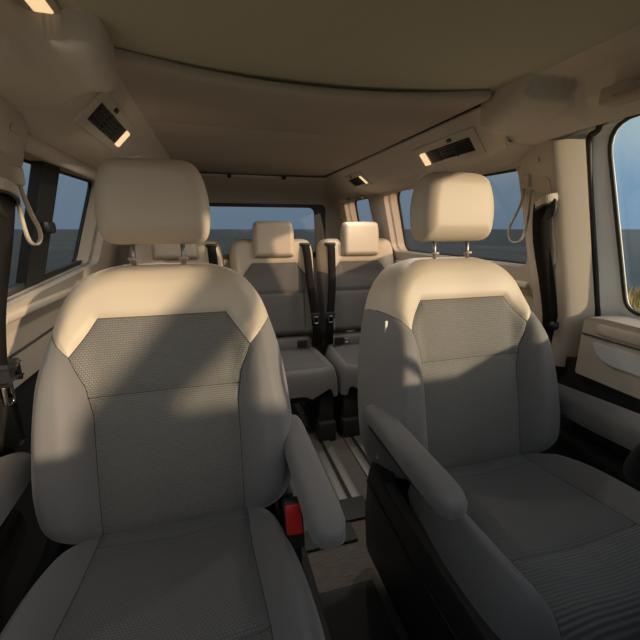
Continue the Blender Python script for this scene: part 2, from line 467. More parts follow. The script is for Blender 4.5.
def rear_seat(name, xc, side, label):
    """side: +1 when the shoulder belt leaves the +x shoulder"""
    root = thing(name, label, 'seat', (xc, 2.0, 0), 'rear single seats'); made = []
    inv = Matrix.Translation((-xc, -2.0, 0))
    al = math.radians(8); V = Vector((0, math.sin(al), math.cos(al))); N = Vector((0, -math.cos(al), math.sin(al)))
    T = .11; O = Vector((xc, 2.13, .50))-N*T
    H = .60
    ol = mirror_outline([(.12, 0), (.22, .004), (.245, .03), (.252, .12), (.254, .30), (.254, .44), (.252, .52), (.238, .572), (.20, .597), (.12, H), (.06, H+.001)])
    def yv(a): return np.interp(a, [0, .13, .20, .26], [.452, .45, .36, .40])
    def cu(v): return np.interp(v, [0, .25, .36, .5], [.172, .175, .20, .24])
    seams = [[(-.26, .40), (-.20, .36), (-.13, .45), (.13, .45), (.20, .36), (.26, .40)], [(-.18, .27), (.18, .27)]]
    for s in (-1, 1): seams.append([(s*.20, .36), (s*.175, .25), (s*.172, 0)])
    cuts = []
    for s in seams: cuts += list(zip(s[:-1], s[1:]))
    def disp(u, v):
        a = np.abs(u); return .03*sm(a, .16, .22)*(1-sm(v, .42, .56))-.006*(1-sm(a, 0, .16))
    made += list(pillow(ol, (O, (1, 0, 0), V, N), T, .045, [
        ('upper_panel', 'cream', lambda u, v: v > yv(abs(u))), ('center_panel', 'cushion_cloth', lambda u, v: abs(u) < cu(v)),
        ('bolster|a', 'grey', lambda u, v: u < 0), ('bolster|b', 'grey', lambda u, v: True)], disp, seams, cuts, root, 50, 56, puff=.004).values())
    made += list(pillow(ol, (O, (-1, 0, 0), V, -N), .04, .04, [('back_shell', 'dark', lambda u, v: True)], None, (), (), root, 16, 20).values())
    # lower back section below the gap
    bm = bmesh.new(); box(bm, xc-.21, xc+.21, 2.13, 2.22, .405, .485, .015); made.append(link('lower_back', bm, 'grey', root, angle=40))
    bm = bmesh.new(); box(bm, xc+side*.15-.03, xc+side*.15+.03, 2.120, 2.145, .43, .475, .004); s1 = link('anchor_slot', bm, 'black', root, angle=35); made.append(s1)
    if side < 0:
        for dz in (.008, .026):
            bm = bmesh.new(); box(bm, xc-.112, xc-.088, 2.118, 2.135, .428+dz, .442+dz, .004); made.append(link('anchor_clip', bm, 'chrome', root))
        bm = bmesh.new(); box(bm, xc+.07, xc+.095, 2.118, 2.13, .42, .48, .004); made.append(link('anchor_cover', bm, 'dark', root))
    # headrest
    hV = Vector((0, .06, .998)); hN = Vector((0, -.998, .06))
    hol = mirror_outline([(.06, 0), (.108, .002), (.12, .018), (.1215, .08), (.120, .15), (.112, .195), (.09, .208), (.03, .21)])
    made += list(pillow(hol, (Vector((xc, 2.20, .975)), (1, 0, 0), hV, hN), .055, .03, [('headrest', 'cream', lambda u, v: True)], None, (), (), root, 36, 36, two='headrest').values())
    for s in (-1, 1):
        bm = bmesh.new(); tube(bm, [(xc+s*.05, 2.2, 1.0), (xc+s*.05, 2.2, .94+.1)], .006, 10); made.append(link('headrest_post', bm, 'chrome', root))
    # cushion
    cV = Vector((0, -1, .0)); cN = Vector((0, 0, 1))
    col = mirror_outline([(.14, 0), (.22, .005), (.25, .05), (.262, .2), (.266, .34), (.262, .40), (.235, .425), (.14, .43), (.06, .43)])
    cs = [[(s*.185, 0), (s*.195, .2), (s*.21, .36), (s*.222, .43)] for s in (-1, 1)]+[[(-.21, .36), (.21, .36)]]
    cc = []
    for s in cs: cc += list(zip(s[:-1], s[1:]))
    def ccu(v): return np.interp(v, [0, .2, .36, .43], [.185, .195, .21, .222])
    made += list(pillow(col, (Vector((xc, 2.17, .265)), (1, 0, 0), cV, cN), .15, .035, [
        ('cushion', 'cushion_cloth', lambda u, v: abs(u) < ccu(v) and v < .36), ('cushion_bolster', 'grey', lambda u, v: True)],
        lambda u, v: .012*sm(np.abs(u), .17, .23), cs, cc, root, 44, 44, puff=.003, two=None).values())
    bm = bmesh.new(); box(bm, xc-.235, xc+.235, 1.77, 2.16, .235, .285, .015); made.append(link('cushion_pan', bm, 'black', root, angle=35))
    for s in (-1, 1):
        bm = bmesh.new(); px = xc+s*.20
        box(bm, px-.05, px+.05, 1.74, 2.10, .0, .115, .012); box(bm, px-.043, px+.043, 1.77, 2.08, .10, .26, .012)
        made.append(link('pedestal', bm, 'dark', root, angle=35))
    # integrated shoulder belt
    sx = xc+side*.19
    y = lambda z: 2.13+(z-.5)*math.tan(al)
    bm = bmesh.new(); box(bm, sx-.032, sx+.032, y(1.05)-.014, y(1.05)+.02, 1.040, 1.060, .005); made.append(link('belt_outlet', bm, 'black', root, angle=35))
    bm = bmesh.new()
    ribbon(bm, [(sx, y(1.05)-.012, 1.05), (sx+side*.002, y(1.02)-.026, 1.02), (sx+side*.005, y(.97)-.036, .97), (sx+side*.012, y(.82)-.050, .82), (sx+side*.025, y(.70)-.056, .70), (sx+side*.035, y(.62)-.056, .60), (sx+side*.045, y(.5)-.06, .455)], (1, 0, 0), .048, .003)
    made.append(link('belt', bm, 'strap', root))
    bm = bmesh.new(); p = (sx+side*.034, y(.63)-.060, .632)
    box(bm, p[0]-.029, p[0]+.029, p[1]-.009, p[1]+.007, p[2]-.02, p[2]+.02, .006); tg = link('belt_tongue', bm, 'black', root, angle=35); made.append(tg)
    bm = bmesh.new()
    w = [(-.012, -.03), (.012, -.03), (.012, .008), (-.012, .008)]
    tube(bm, [(p[0]+a, p[1]-.013, p[2]+b-.01) for a, b in fillet(w, .006, 3)], .0035, 8, closed=True); q = link('metal_plate', bm, 'chrome', tg)
    q['label'] = 'bright metal tongue plate'
    q.data.transform(inv)
    for o in made: o.data.transform(inv)
    return root
rear_seat('rear_seat', -.505, 1, 'rear seat mostly hidden behind the front passenger seat, only cream shoulder showing')
rear_seat('rear_seat', .035, 1, 'middle rear seat before the tailgate window, headrest between the front headrests')
rear_seat('rear_seat', .575, -1, 'rear seat with diagonal shadow on its headrest, partly behind the driver seat')
# ------------------------------------------------------------------ the cabin
def XW(z):
    return .87-.30*max(0, z-.85)

def wmap(s, off=0.):
    return lambda a, b, c: (s*(XW(b)+off+c), a, b)

def sect_post(name, sec, zs, s, m, parent=None, angle=35):
    """closed (dx,y) section swept up the wall following its slope"""
    bm = bmesh.new(); R = []
    for z in zs: R.append([bm.verts.new((s*(XW(z)+dx), y, z)) for dx, y in sec])
    n = len(sec)
    for i in range(len(R)-1):
        for k in range(n): bm.faces.new((R[i][k], R[i][(k+1) % n], R[i+1][(k+1) % n], R[i+1][k]))
    bm.faces.new(R[0][::-1]); bm.faces.new(R[-1])
    bmesh.ops.recalc_face_normals(bm, faces=bm.faces[:])
    return link(name, bm, m, parent, angle=angle)

def lin_s(a, b, n): return [a+(b-a)*i/(n-1) for i in range(n)]
ZS = lin_s(.66, 1.40, 12)

# floor
bm = bmesh.new(); box(bm, -.95, .95, -.95, 3.15, -.05, 0)
fl = struct(link('floor', bm, 'carpet', smooth=False), 'brown woven carpet on the cabin floor', 'floor')

# side walls
H_R = [fillet([(1.125, 1.0), (2.24, 1.0), (2.20, 1.372), (1.125, 1.358)], [.05, .06, .07, .05]),
       fillet([(2.46, 1.06), (2.99, 1.06), (2.93, 1.365), (2.44, 1.365)], .05)]
H_L = [fillet([(1.10, .93), (1.97, .985), (2.0, 1.35), (1.10, 1.335)], [.04, .04, .04, .04]),
       fillet([(2.46, 1.06), (2.99, 1.06), (2.93, 1.365), (2.44, 1.365)], .05)]
def wall(name, s, holes, label):
    bm = plate([[(1.075, .70), (3.06, .70), (3.06, 1.40), (1.075, 1.40)]]+holes, .045, wmap(s), .06)
    w = struct(link(name, bm, 'cream_plastic', angle=35), label, 'wall')
    bm = plate([[(1.06, 0), (3.06, 0), (3.06, .70), (1.06, .70)]], .05, wmap(s, .012), .2)
    link('lower_panel', bm, 'black', w, angle=35)
    bm = bmesh.new()
    tube(bm, [(s*(XW(.79)-.001), y, .79+.02*(y-1)) for y in (1.13, 1.6, 2.2, 3.0)], .0035, 8); link('panel_seam', bm, 'dark', w)
    return w
wr = wall('wall_right', 1, H_R, 'cream side trim around the windows behind the driver seat')
wl = wall('wall_left', -1, H_L, 'cream side trim around the windows behind the passenger seat')
# sill roll under the window of the left wall
bm = bmesh.new(); loft(bm, [((-(XW(.90)-.004), y, .905), .012, .014) for y in (1.135, 1.14, 1.6, 2.2, 2.6)], 20, 2.4); link('sill_roll', bm, 'cream_plastic', wl)
bm = bmesh.new(); loft(bm, [((XW(.92)-.004, y, .93), .012, .014) for y in (1.135, 1.14, 1.6, 2.2, 2.6)], 20, 2.4); link('sill_roll', bm, 'cream_plastic', wr)

# centre pillar trims with the belt panel
for i, s in ((1, 1), (2, -1)):
    sec = [(.0, 1.118), (-.006, 1.112), (-.012, 1.10), (-.014, 1.06), (-.010, .985), (-.004, .974), (.010, .965), (.026, .955), (.072, .934), (.078, .94), (.07, .99), (.02, 1.11)]
    t = sect_post('trim_%d' % i, sec, ZS, s, 'cream_plastic')
    struct(t, ['cream pillar trim with a sunlit edge beside the driver door', 'cream pillar trim at the left edge behind the passenger door'][i-1], 'pillar trim')
    bm = plate([[(.905, 0), (1.06, 0), (1.06, .70), (.905, .70)]], .05, wmap(s, .012), .2); link('pillar_foot', bm, 'black', t, angle=35)
    pol = fillet([(.99, 1.02), (1.085, 1.02), (1.085, 1.30), (.99, 1.30)], .02)
    bm = plate([pol], .004, wmap(s, -.0155), .05); link('belt_panel', bm, 'cream_plastic', t, angle=35)
    pol = fillet([(1.02, 1.345), (1.065, 1.345), (1.065, 1.36), (1.02, 1.36)], .006)
    bm = plate([pol], .003, wmap(s, -.017)); link('airbag_badge', bm, 'cream_plastic', t, angle=35)
    # belt slot: black recess ring
    bm = bmesh.new(); loft(bm, [((s*(XW(1.225)-.0225), 1.0, 1.205), .036, .040), ((s*(XW(1.225)-.015), 1.0, 1.205), .036, .040)], 24, 2.2, axis='X'); link('belt_slot', bm, 'black', t)

# lower black cover of the pillars
# door seals
HOLE = [(.868, .875), (.908, 1.44), (.10, 1.44), (-.76, 1.165), (-.76, 1.14), (-.60, 1.105), (-.45, 1.04), (.05, .93), (.22, .885)]  # unseen front sill raised to trim the sun patches on the front seats
def door(name, s, label):
    outl = [(-.95, .62), (1.0, .62), (1.0, 1.40), (.95, 1.45), (.85, 1.47), (.05, 1.48), (-.95, 1.12)]
    hole = fillet(HOLE, [.05, .09, .1, .01, .01, .03, .03, .05, .05])
    bm = plate([outl, hole], .012, lambda a, b, c: (s*(XW(b)+.125-.9*max(0, a-.90)+c), a, b), .06)
    d = struct(link(name, bm, 'frame_grey', angle=35), label, 'door')
    # black gasket round the window and along the door edge
    bm = bmesh.new(); tube(bm, [(s*(XW(z)+.124), y, z) for y, z in hole], .006, 10, closed=True); link('window_seal', bm, 'black', d)
    bm = bmesh.new(); tube(bm, [(s*(XW(z)+.088), y, z) for y, z in spline([(.936, .80), (.936, .95), (.938, 1.36), (.91, 1.415), (.84, 1.44), (.4, 1.45)], 8)], .008, 10); link('edge_seal', bm, 'black', d)
    # lower panel, cream middle, ledge, silver insert
    bm = plate([[(-.95, 0), (.90, 0), (.90, .665), (-.95, .60)]], .10, wmap(s, .005), .2); link('lower_panel', bm, 'black', d, angle=35)
    bm = plate([fillet([(-.9, .63), (.905, .665), (.905, .86), (.84, .868), (-.9, .84)], [0, .01, .02, .02, 0])], .11, wmap(s, -.012), .05)
    link('middle_panel', bm, 'cream_plastic', d, angle=35)
    bm = bmesh.new(); xl = XW(.84)+.018
    loft(bm, [((s*(xl+.02), .898, .832), .02, .008), ((s*(xl+.02), .89, .832), .04, .018), ((s*(xl+.015), .84, .831), .052, .0215), ((s*(xl+.012), .5, .828), .055, .022), ((s*(xl+.012), -.8, .825), .055, .022)], 28, 5)
    link('ledge', bm, 'cream_plastic', d)
    pol = fillet([(.862, .786), (-.8, .782), (-.8, .722), (.80, .73), (.835, .745)], [.01, 0, 0, .04, .02])
    bm = plate([pol], .006, wmap(s, -.018)); link('silver_insert', bm, 'satin', d, angle=35)
    bm = bmesh.new(); tube(bm, [(s*(XW(.8)-.0145), y, z) for y, z in ((.90, .806), (.79, .804), (.4, .80), (-.8, .796))], .003, 8); link('panel_seam', bm, 'dark', d)
    bm = bmesh.new(); xa = .80
    loft(bm, [((s*xa, .985, .575), .01, .012), ((s*xa, .98, .575), .03, .03), ((s*xa, .94, .58), .045, .04), ((s*xa, .75, .585), .055, .045), ((s*xa, .45, .60), .06, .045), ((s*xa, .0, .60), .06, .045), ((s*xa, -.02, .60), .03, .02)], 28, 2.8)
    link('armrest', bm, 'grey', d)
    bm = bmesh.new(); loft(bm, [((s*.83, .95, .42), .03, .05), ((s*.82, .6, .40), .05, .07), ((s*.82, .0, .40), .05, .07)], 24, 3); link('door_pocket', bm, 'dark', d)
    return d
door('door_1', 1, 'driver door with cream ledge, silver insert and grey armrest')
door('door_2', -1, 'front passenger door with grey armrest at the left edge')

# deep reveals at the window edges
def reveal(s, hole, parent):
    bm = bmesh.new(); n = len(hole); R = []
    for y, z in hole: R.append([bm.verts.new((s*(XW(z)+.03), y, z)), bm.verts.new((s*(XW(z)+.10), y, z))])
    for i in range(n): bm.faces.new((R[i][0], R[i-1][0], R[i-1][1], R[i][1]))
    bmesh.ops.recalc_face_normals(bm, faces=bm.faces[:]); link('window_reveal', bm, 'cream_plastic', parent, angle=50)
for h in H_R: reveal(1, h, wr)
for h in H_L: reveal(-1, h, wl)
# windows
def window(n, s, pts, off, gl, label, seal=None):
    bm = plate([pts], .004, wmap(s, off), .06)
    w = struct(link('window_%d' % n, bm, gl, angle=35), label, 'window')
    if seal:
        bm = bmesh.new(); tube(bm, [(s*(XW(z)+off-.004), y, z) for y, z in seal], .008, 8, closed=True); link('seal', bm, 'black', w)
    return w
def grow(poly, k):
    c = np.mean(np.array(poly), 0); return [tuple(c+(np.array(p)-c)*k) for p in poly]
window(1, 1, grow([(1.125, 1.0), (2.24, 1.0), (2.20, 1.372), (1.125, 1.358)], 1.06), .105, 'privacy', 'tinted sliding side window behind the driver seat', H_R[0])
window(2, 1, grow([(2.46, 1.06), (2.99, 1.06), (2.93, 1.365), (2.44, 1.365)], 1.06), .105, 'privacy', 'small tinted rear quarter window on the driver side', H_R[1])
w4 = window(4, -1, grow([(1.10, .93), (1.97, .985), (2.0, 1.35), (1.10, 1.335)], 1.06), .105, 'privacy', 'tinted sliding side window with black divider bar beside the passenger seat', H_L[0])
bm = plate([[(1.41, .90), (1.55, .90), (1.52, 1.36), (1.385, 1.36)]], .03, wmap(-1, .06), .06); link('divider_bar', bm, 'black', w4, angle=35)
bm = bmesh.new(); loft(bm, [((-(XW(1.16)+.055), 1.44, 1.145), .012, .02), ((-(XW(1.16)+.055), 1.51, 1.145), .012, .02)], 16, 3); link('slider_catch', bm, 'black', w4)
bm = bmesh.new(); pts = [(1.145, .985), (1.77, 1.0)]
ribbon(bm, [(-(XW(.94)+.07), 1.08, .935), (-(XW(.97)+.07), 1.98, .98)], (0, 0, 1), .04, .02); link('lower_rail', bm, 'black', w4)
window(6, -1, grow([(2.46, 1.06), (2.99, 1.06), (2.93, 1.365), (2.44, 1.365)], 1.06), .105, 'privacy', 'small tinted rear quarter window on the passenger side', H_L[1])
hole = HOLE
window(5, 1, grow(hole, 1.03), .14, 'glass', 'clear driver door window showing sea and grass')
window(7, -1, grow(hole, 1.03), .14, 'glass', 'clear front passenger door window')

# window head trims
for s, i, H in ((1, 3, 1.365), (-1, 4, 1.34)):
    bm = bmesh.new()
    y1 = 2.3 if s > 0 else 2.1
    ribbon(bm, [(s*(XW(H)-.004), y, H+.004) for y in lin_s(1.1, y1, 8)], (0, 0, 1), .05, .02)
    struct(link('trim_%d' % i, bm, 'cream_plastic'), ['cream strip over the side window behind the driver seat', 'cream strip over the side window beside the passenger seat'][i-3], 'window trim')
# tailgate
bm = plate([[(-.80, .0), (.80, .0), (.80, 1.44), (-.80, 1.44)], fillet([(-.53, .93), (.545, .93), (.525, 1.325), (-.51, 1.325)], .05)], .06, lambda a, b, c: (a, 3.03+c, b))
wb = struct(link('wall_back', bm, 'cream_plastic', angle=35), 'cream tailgate trim around the rear window', 'wall')
hole3 = fillet([(-.53, .93), (.545, .93), (.525, 1.325), (-.51, 1.325)], .05)
bm = plate([grow([(-.53, .93), (.545, .93), (.525, 1.325), (-.51, 1.325)], 1.08)], .004, lambda a, b, c: (a, 3.10+c, b))
w3 = struct(link('window_3', bm, 'privacy'), 'tinted tailgate window facing the sea', 'window')
inner = fillet([(-.50, .95), (.512, .95), (.497, 1.305), (-.49, 1.305)], .05)
outer3 = fillet([(-.555, .91), (.60, .91), (.59, 1.335), (-.535, 1.335)], .05)
bm = plate([outer3, inner], .012, lambda a, b, c: (a, 3.016+c, b)); link('black_frame', bm, 'black', w3, angle=35)
# rear corner posts
for s, i in ((1, 5), (-1, 6)):
    bm = bmesh.new()
    f = lambda u, v: (s*(.575+(.17-.10*(v-.95)/.45)*u), 3.028-.16*u*u, v)
    grid_surface(bm, f, lin_s(0, 1, 10), lin_s(.70, 1.43, 8))
    struct(link('trim_%d' % i, bm, 'cream_plastic'), ['cream rear corner trim between tailgate and quarter window, driver side', 'cream rear corner trim between tailgate and quarter window, passenger side'][i-5], 'pillar trim')

# roof: outer skin, olive front, brown rear panel
bm = bmesh.new()
grid_surface(bm, lambda u, v: (u, v, 1.57-.10*max(0, (abs(u)-.55)/.31)**2), lin_s(-.86, .86, 40), [.05, .5, 1, 2, 3.12], .01, (0, 0, 1))
ro = struct(link('ceiling', bm, 'olive'), 'dark olive front roof panel above the seats', 'ceiling')
bm = bmesh.new(); grid_surface(bm, lambda u, v: (u, v, 1.502-.006*(u/.5)**2), lin_s(-.53, .5, 14), lin_s(.06, 1.25, 12), .01, (0, 0, 1)); link('front_panel', bm, 'olive', ro)
bm = bmesh.new()
def lip(x): return 1.02-.095*(abs(x+.03)/.458)**2.2
def zp(x): return 1.47+.004*(abs(x)/.44)**2
prof = [(.02, .026), (.006, .025), (.0, .018), (.001, .009), (.007, .002), (.02, .0)]
rows = []
xs = lin_s(-.488, .428, 40)
for x in xs:
    r = [(x, lip(x)+a, zp(x)+b) for a, b in prof]
    ys = [lip(x)+.06, 1.2, 1.395, 1.402, 1.405, 1.408, 1.415, 1.6, 2.0, 2.3, 2.50]
    gz = [0, 0, 0, .003, .007, .003, 0, 0, .002, .004, .006]
    r += [(x, y, zp(x)+g) for y, g in zip(ys, gz)]
    rows.append([bm.verts.new(p) for p in r])
for i in range(len(rows)-1):
    for k in range(len(rows[0])-1): bm.faces.new((rows[i][k], rows[i][k+1], rows[i+1][k+1], rows[i+1][k]))
bmesh.ops.recalc_face_normals(bm, faces=bm.faces[:])
t7 = struct(link('trim_7', bm, 'brown_roof'), 'brown cloth roof liner panel over the rear cabin', 'roof liner')
bm = bmesh.new(); ribbon(bm, [(x, 1.405, zp(x)+.0045) for x in xs], (0, 1, 0), .007, .002); link('liner_seam', bm, 'dark', t7)
# dark gaps beside and behind it
bm = bmesh.new()
for s in (-1, 1): box(bm, -.52 if s < 0 else .41, -.47 if s < 0 else .47, .97, 2.58, 1.480, 1.50)
box(bm, -.52, .475, 2.49, 2.58, 1.478, 1.50)
struct(link('trim_8', bm, 'black'), 'black gap along the edges of the brown roof liner', 'gap')

# side headers (with vents) and the front bulges
def YR(s, x): return (.985+.075*float(sm(x, .47, .64))) if s > 0 else (.925+.135*float(sm(x, .50, .64)))
def XI(s): return .466 if s < 0 else .445
def hz(x):
    return float(np.interp(abs(x)-(.024 if x < 0 else 0), [.455, .475, .56, .585, .62, .66, .70, .728], [1.478, 1.460, 1.383, 1.370, 1.364, 1.360, 1.356, 1.350]))
for s, i in ((1, 9), (-1, 10)):
    bm = bmesh.new()
    us = [XI(s)+.012, XI(s)+.016, XI(s)+.026, .515, .54, .555, .565, .58, .60, .63, .66, .69, .71, .728]
    grid_surface(bm, lambda u, v: (s*u, YR(s, u)-.028+v*(3.058-YR(s, u)), hz(s*u)+.034*float(sm(u, .56, .62))*(1-float(sm(v, 0, .06)))), us, [0, .01, .02, .03, .04, .05, .06]+lin_s(.1, 1, 20), .012, (0, 0, 1))
    t = struct(link('trim_%d' % i, bm, 'cream_cloth'), ['cream roof side panel carrying the vents, driver side', 'cream roof side panel carrying a vent, passenger side'][i-9], 'headliner')
    bm = bmesh.new()
    def fz(x, y):
        x = abs(x)
        yr = YR(s, x); y0 = min(.815, yr-.075)
        a = .36*sm(y, y0, y0+.016)+.64*np.clip((y-y0-.01)/(yr-y0-.03), 0, 1)**.8; b = .36*sm(x, .585, .601)+.64*np.clip((x-.595)/.085, 0, 1)**.8
        k = 1-(1-a)*(1-b)
        z = 1.496-(.094+.006*sm(y, yr-.12, yr-.01)*sm(x, .54, .62))*k+.035*np.clip((x-.68)/.12, 0, 1)*(1-sm(y, .93, 1.02))
        return float(z)
    xi = XI(s); xs2 = [xi]*2+[xi+.001, xi+.004, xi+.009, xi+.016]+lin_s(xi+.024, .80, 34)
    ys2 = lin_s(0, 1, 60)+[1.0]
    def fh(u, v):
        x = xs2[u]; yr = YR(s, x); y = .04+(yr-.04)*(1-(1-ys2[v])**1.6)
        z = fz(x, y)
        e = 0
        d = x-xi                                   # rounded inner edge
        if d < .022: e = max(e, 1-math.sqrt(max(0, 1-(1-d/.022)**2)))
        dy = yr-y
        if dy < .025: e = max(e, 1-math.sqrt(max(0, 1-(1-dy/.025)**2)))
        z = z+e*.03
        if u == 0: z = 1.53
        if v == len(ys2)-1: z = max(z, 1.50)
        return (s*x, y, z)
    grid_surface(bm, fh, range(len(xs2)), range(len(ys2)))
    link('front_bulge', bm, 'cream_cloth', t)
# rear header above the tailgate window
bm = bmesh.new()
prof = [(2.57, 1.50), (2.575, 1.470), (2.59, 1.462), (2.75, 1.43), (2.90, 1.39), (3.0, 1.345), (3.025, 1.325)]
grid_surface(bm, lambda u, v: (u, prof[v][0], prof[v][1]), lin_s(-.72, .72, 20), range(len(prof)))
struct(link('trim_11', bm, 'cream_cloth'), 'cream roof panel above the tailgate window', 'headliner')
# windscreen header; unseen front posts, raised and thickened to shadow the passenger seat
bm = bmesh.new(); box(bm, -.80, .80, .0, .10, 1.455, 1.58, .02)
struct(link('trim_12', bm, 'cream_cloth', angle=35), 'windscreen header behind the viewer', 'headliner')
for s, i in ((1, 13), (-1, 14)):
    bm = bmesh.new(); tube(bm, [(s*.90, -.98, 1.155), (s*.84, -.45, 1.335), (s*.76, .06, 1.49)], .07, 16)
    struct(link('trim_%d' % i, bm, 'cream_plastic'), ['windscreen post on the driver side', 'windscreen post on the passenger side'][i-13], 'pillar trim')
# ------------------------------------------------------------------ things in the cabin
# front belts
def front_belt(s, label):
    r = thing('seat_belt', label, 'seat belt', (s*.72, 1.0, 1.22), 'front seat belts')
    inv = Matrix.Translation((-s*.72, -1.0, -1.22)); mk = []
    X = lambda z, d: s*(XW(z)-d)
    bm = bmesh.new()
    # cream shoulder guide: a bowed loop standing off the pillar
    P = spline([(X(1.215, .002), 1.045, 1.206), (X(1.215, .030), 1.038, 1.210), (X(1.215, .046), 1.01, 1.220), (X(1.215, .040), .985, 1.232), (X(1.215, .010), .975, 1.238)], 6)
    ribbon(bm, P, (0, 0, 1), .026, .010); bmesh.ops.bevel(bm, geom=bm.edges[:], offset=.003, segments=2, affect='EDGES'); mk.append(link('guide', bm, 'cream_plastic', r, angle=40))
    bm = bmesh.new(); P = [(p[0], p[1], p[2]-.016) for p in P]; tube(bm, [(p[0]*1.0-s*.001, p[1], p[2]) for p in P], .004, 8); q = link('guide_bar', bm, 'dark', mk[0]); mk.append(q)
    bm = bmesh.new()
    if s > 0: pts = [(X(1.225, .024), 1.008, 1.225), (X(1.20, .038), 1.008, 1.20), (X(1.1, .041), 1.018, 1.10), (X(.95, .031), 1.02, .95), (X(.80, .021), 1.02, .80), (X(.7, .016), 1.02, .60)]
    else: pts = [(X(1.225, .020), 1.0, 1.225), (X(1.20, .034), 1.0, 1.20), (X(1.1, .040), 1.005, 1.10), (X(.95, .044), 1.012, .95), (X(.80, .046), 1.025, .80), (X(.7, .016), 1.02, .50)]
    ribbon(bm, spline(pts, 4), (s*.65, -.75, 0) if s > 0 else (.3, 1, 0), .047, .003); mk.append(link('webbing', bm, 'strap', r))
    if s > 0:
        bm = bmesh.new(); loft(bm, [((X(.80, .032), 1.005, .805), .014, .014), ((X(.80, .016), 1.005, .805), .017, .017)], 20, 2, axis='X'); mk.append(link('stop_button', bm, 'black', r))
    else:
        bm = bmesh.new(); box(bm, X(.79, .064), X(.79, .030), 1.004, 1.060, .778, .812, .012); t = link('tongue', bm, 'black', r, angle=40); mk.append(t)
        bm = bmesh.new(); w = fillet([(1.012, .77), (1.045, .77), (1.045, .715), (1.012, .715)], .008, 3)
        tube(bm, [(X(.75, .054), a, b) for a, b in w], .005, 8, closed=True); q = link('tongue_plate', bm, 'chrome', t); mk.append(q)
        bm = bmesh.new(); box(bm, X(.66, .052), X(.66, .026), 1.022, 1.052, .60, .725, .006); q = link('lower_housing', bm, 'black', r, angle=40); mk.append(q)
    for o in mk: o.data.transform(inv)
front_belt(1, 'black seat belt hanging down the sunlit pillar behind the driver seat')
front_belt(-1, 'black seat belt with metal tongue at the left edge beside the passenger seat')

# cream strap loops that hang beside the side windows
def strap_loop(s, y, z, label):
    X = s*(XW(z)-.02)
    r = thing('strap_loop', label, 'strap', (X, y, z), 'pull straps by the side windows')
    bm = bmesh.new()
    if s > 0: pts = [(0, 0, 0), (-.006, -.005, -.05), (-.01, .012, -.10), (-.012, .03, -.14), (-.012, .022, -.178), (-.01, -.005, -.19), (-.006, -.03, -.17), (-.002, -.035, -.10), (0, -.03, -.02)]
    else: pts = [(0, 0, 0), (.006, .0, -.05), (.01, .022, -.10), (.012, .045, -.135), (.012, .04, -.165), (.01, .01, -.18), (.006, -.02, -.165), (.002, -.03, -.10), (0, -.025, -.02)]
    P = [p*(1 if s > 0 else .82) for p in spline(pts, 6)]
    ribbon(bm, P, (1, 0, .1), .009, .004); link('loop', bm, 'cream_plastic', r)
    bm = bmesh.new(); box(bm, -.012, .012, -.026, .008, -.012, .03, .006); link('anchor', bm, 'cream_plastic', r, angle=40)
    return r
strap_loop(1, 1.085, 1.285, 'cream pull strap hanging against the window behind the driver seat')
strap_loop(-1, 1.075, 1.25, 'cream pull strap hanging by the window beside the passenger seat')

# air vents with reading lamps set in the roof sides
def vent(s, y0, label, small=False):
    # local frame: a along +y, b down the slope, n into the cabin
    x = s*(.528+(.024 if s < 0 else 0))
    b = Vector((s*.085, 0, -.077)).normalized(); a = Vector((0, -1 if small else 1, 0)); n = Vector((-s*.077, 0, -.085)).normalized()
    base = Vector((x, y0, hz(x)))
    r = thing('air_vent', label, 'air vent', tuple(base), 'roof vents with lamps')
    Mx = Matrix(((a.x, b.x, n.x, 0), (a.y, b.y, n.y, 0), (a.z, b.z, n.z, 0), (0, 0, 0, 1)))
    k = .62 if small else 1
    def part(nm, m, a0, a1, b0, b1, n0, n1, bev=.003, par=r):
        bm = bmesh.new(); box(bm, a0*k, a1*k, b0, b1, n0, n1, bev)
        for w in bm.verts: w.co.x += .25*w.co.y; w.co = Mx @ w.co
        bmesh.ops.recalc_face_normals(bm, faces=bm.faces[:])
        return link(nm, bm, m, par, angle=40)
    part('bezel', 'cream_cloth', -.14, .235, -.052, .050, -.004, .006, .004)
    part('outlet', 'black', -.105, .068, -.026, .026, .003, .0075, .001)
    for i in range(5): part('slat', 'dark', -.103, .066, -.0245+.0103*i, -.0185+.0103*i, .0055, .0125, .0018)
    part('divider', 'dark', -.022, -.016, -.026, .026, .0055, .013, .001)
    part('switch_panel', 'dark', .072, .145, -.026, .026, .003, .010, .003)
    l = part('lamp', 'lamp', .158, .196, -.027, .029, .003, .011, .004); l['label'] = 'lit warm reading lamp'
    part('button', 'black', -.02, .004, -.046, -.034, .003, .010, .002)
    return r
vent(1, 1.22, 'slatted roof vent with lit lamp above the driver side window')
vent(-1, 1.165, 'slatted roof vent with lit lamp beyond the passenger headrest')
vent(1, 2.15, 'small rear roof vent with lit lamp near the tailgate, driver side', True)

# dome lamp in the front headliner, passenger side
r = thing('reading_lamp', 'square lit lamp in the front headliner above the passenger door', 'lamp', (-.547, .792, 1.4965))
bm = bmesh.new(); box(bm, -.028, .028, -.034, .034, -.006, .004, .004); link('lamp_frame', bm, 'cream_plastic', r, angle=40)
bm = bmesh.new(); box(bm, -.015, .015, -.024, .024, -.009, .0, .003); link('lamp_lens', bm, 'lamp', r, angle=40)

# assist handle above the driver door
r = thing('grab_handle', 'cream assist handle above the driver window at the right edge', 'handle', (.60, .625, 1.432))
P = spline([(.0, .085, .0), (-.02, .078, -.012), (-.03, .06, -.018), (-.034, .0, -.02), (-.034, -.20, -.02), (-.03, -.26, -.016), (0, -.285, .0)], 6)
bm = bmesh.new(); tube(bm, P, .013, 14); link('grip', bm, 'cream_plastic', r)
bm = bmesh.new(); box(bm, -.03, .025, .045, .115, -.018, .02, .008); link('mount', bm, 'cream_plastic', r, angle=40)
bm = bmesh.new(); box(bm, -.02, .02, -.31, -.25, -.012, .02, .008); link('mount', bm, 'cream_plastic', r, angle=40)

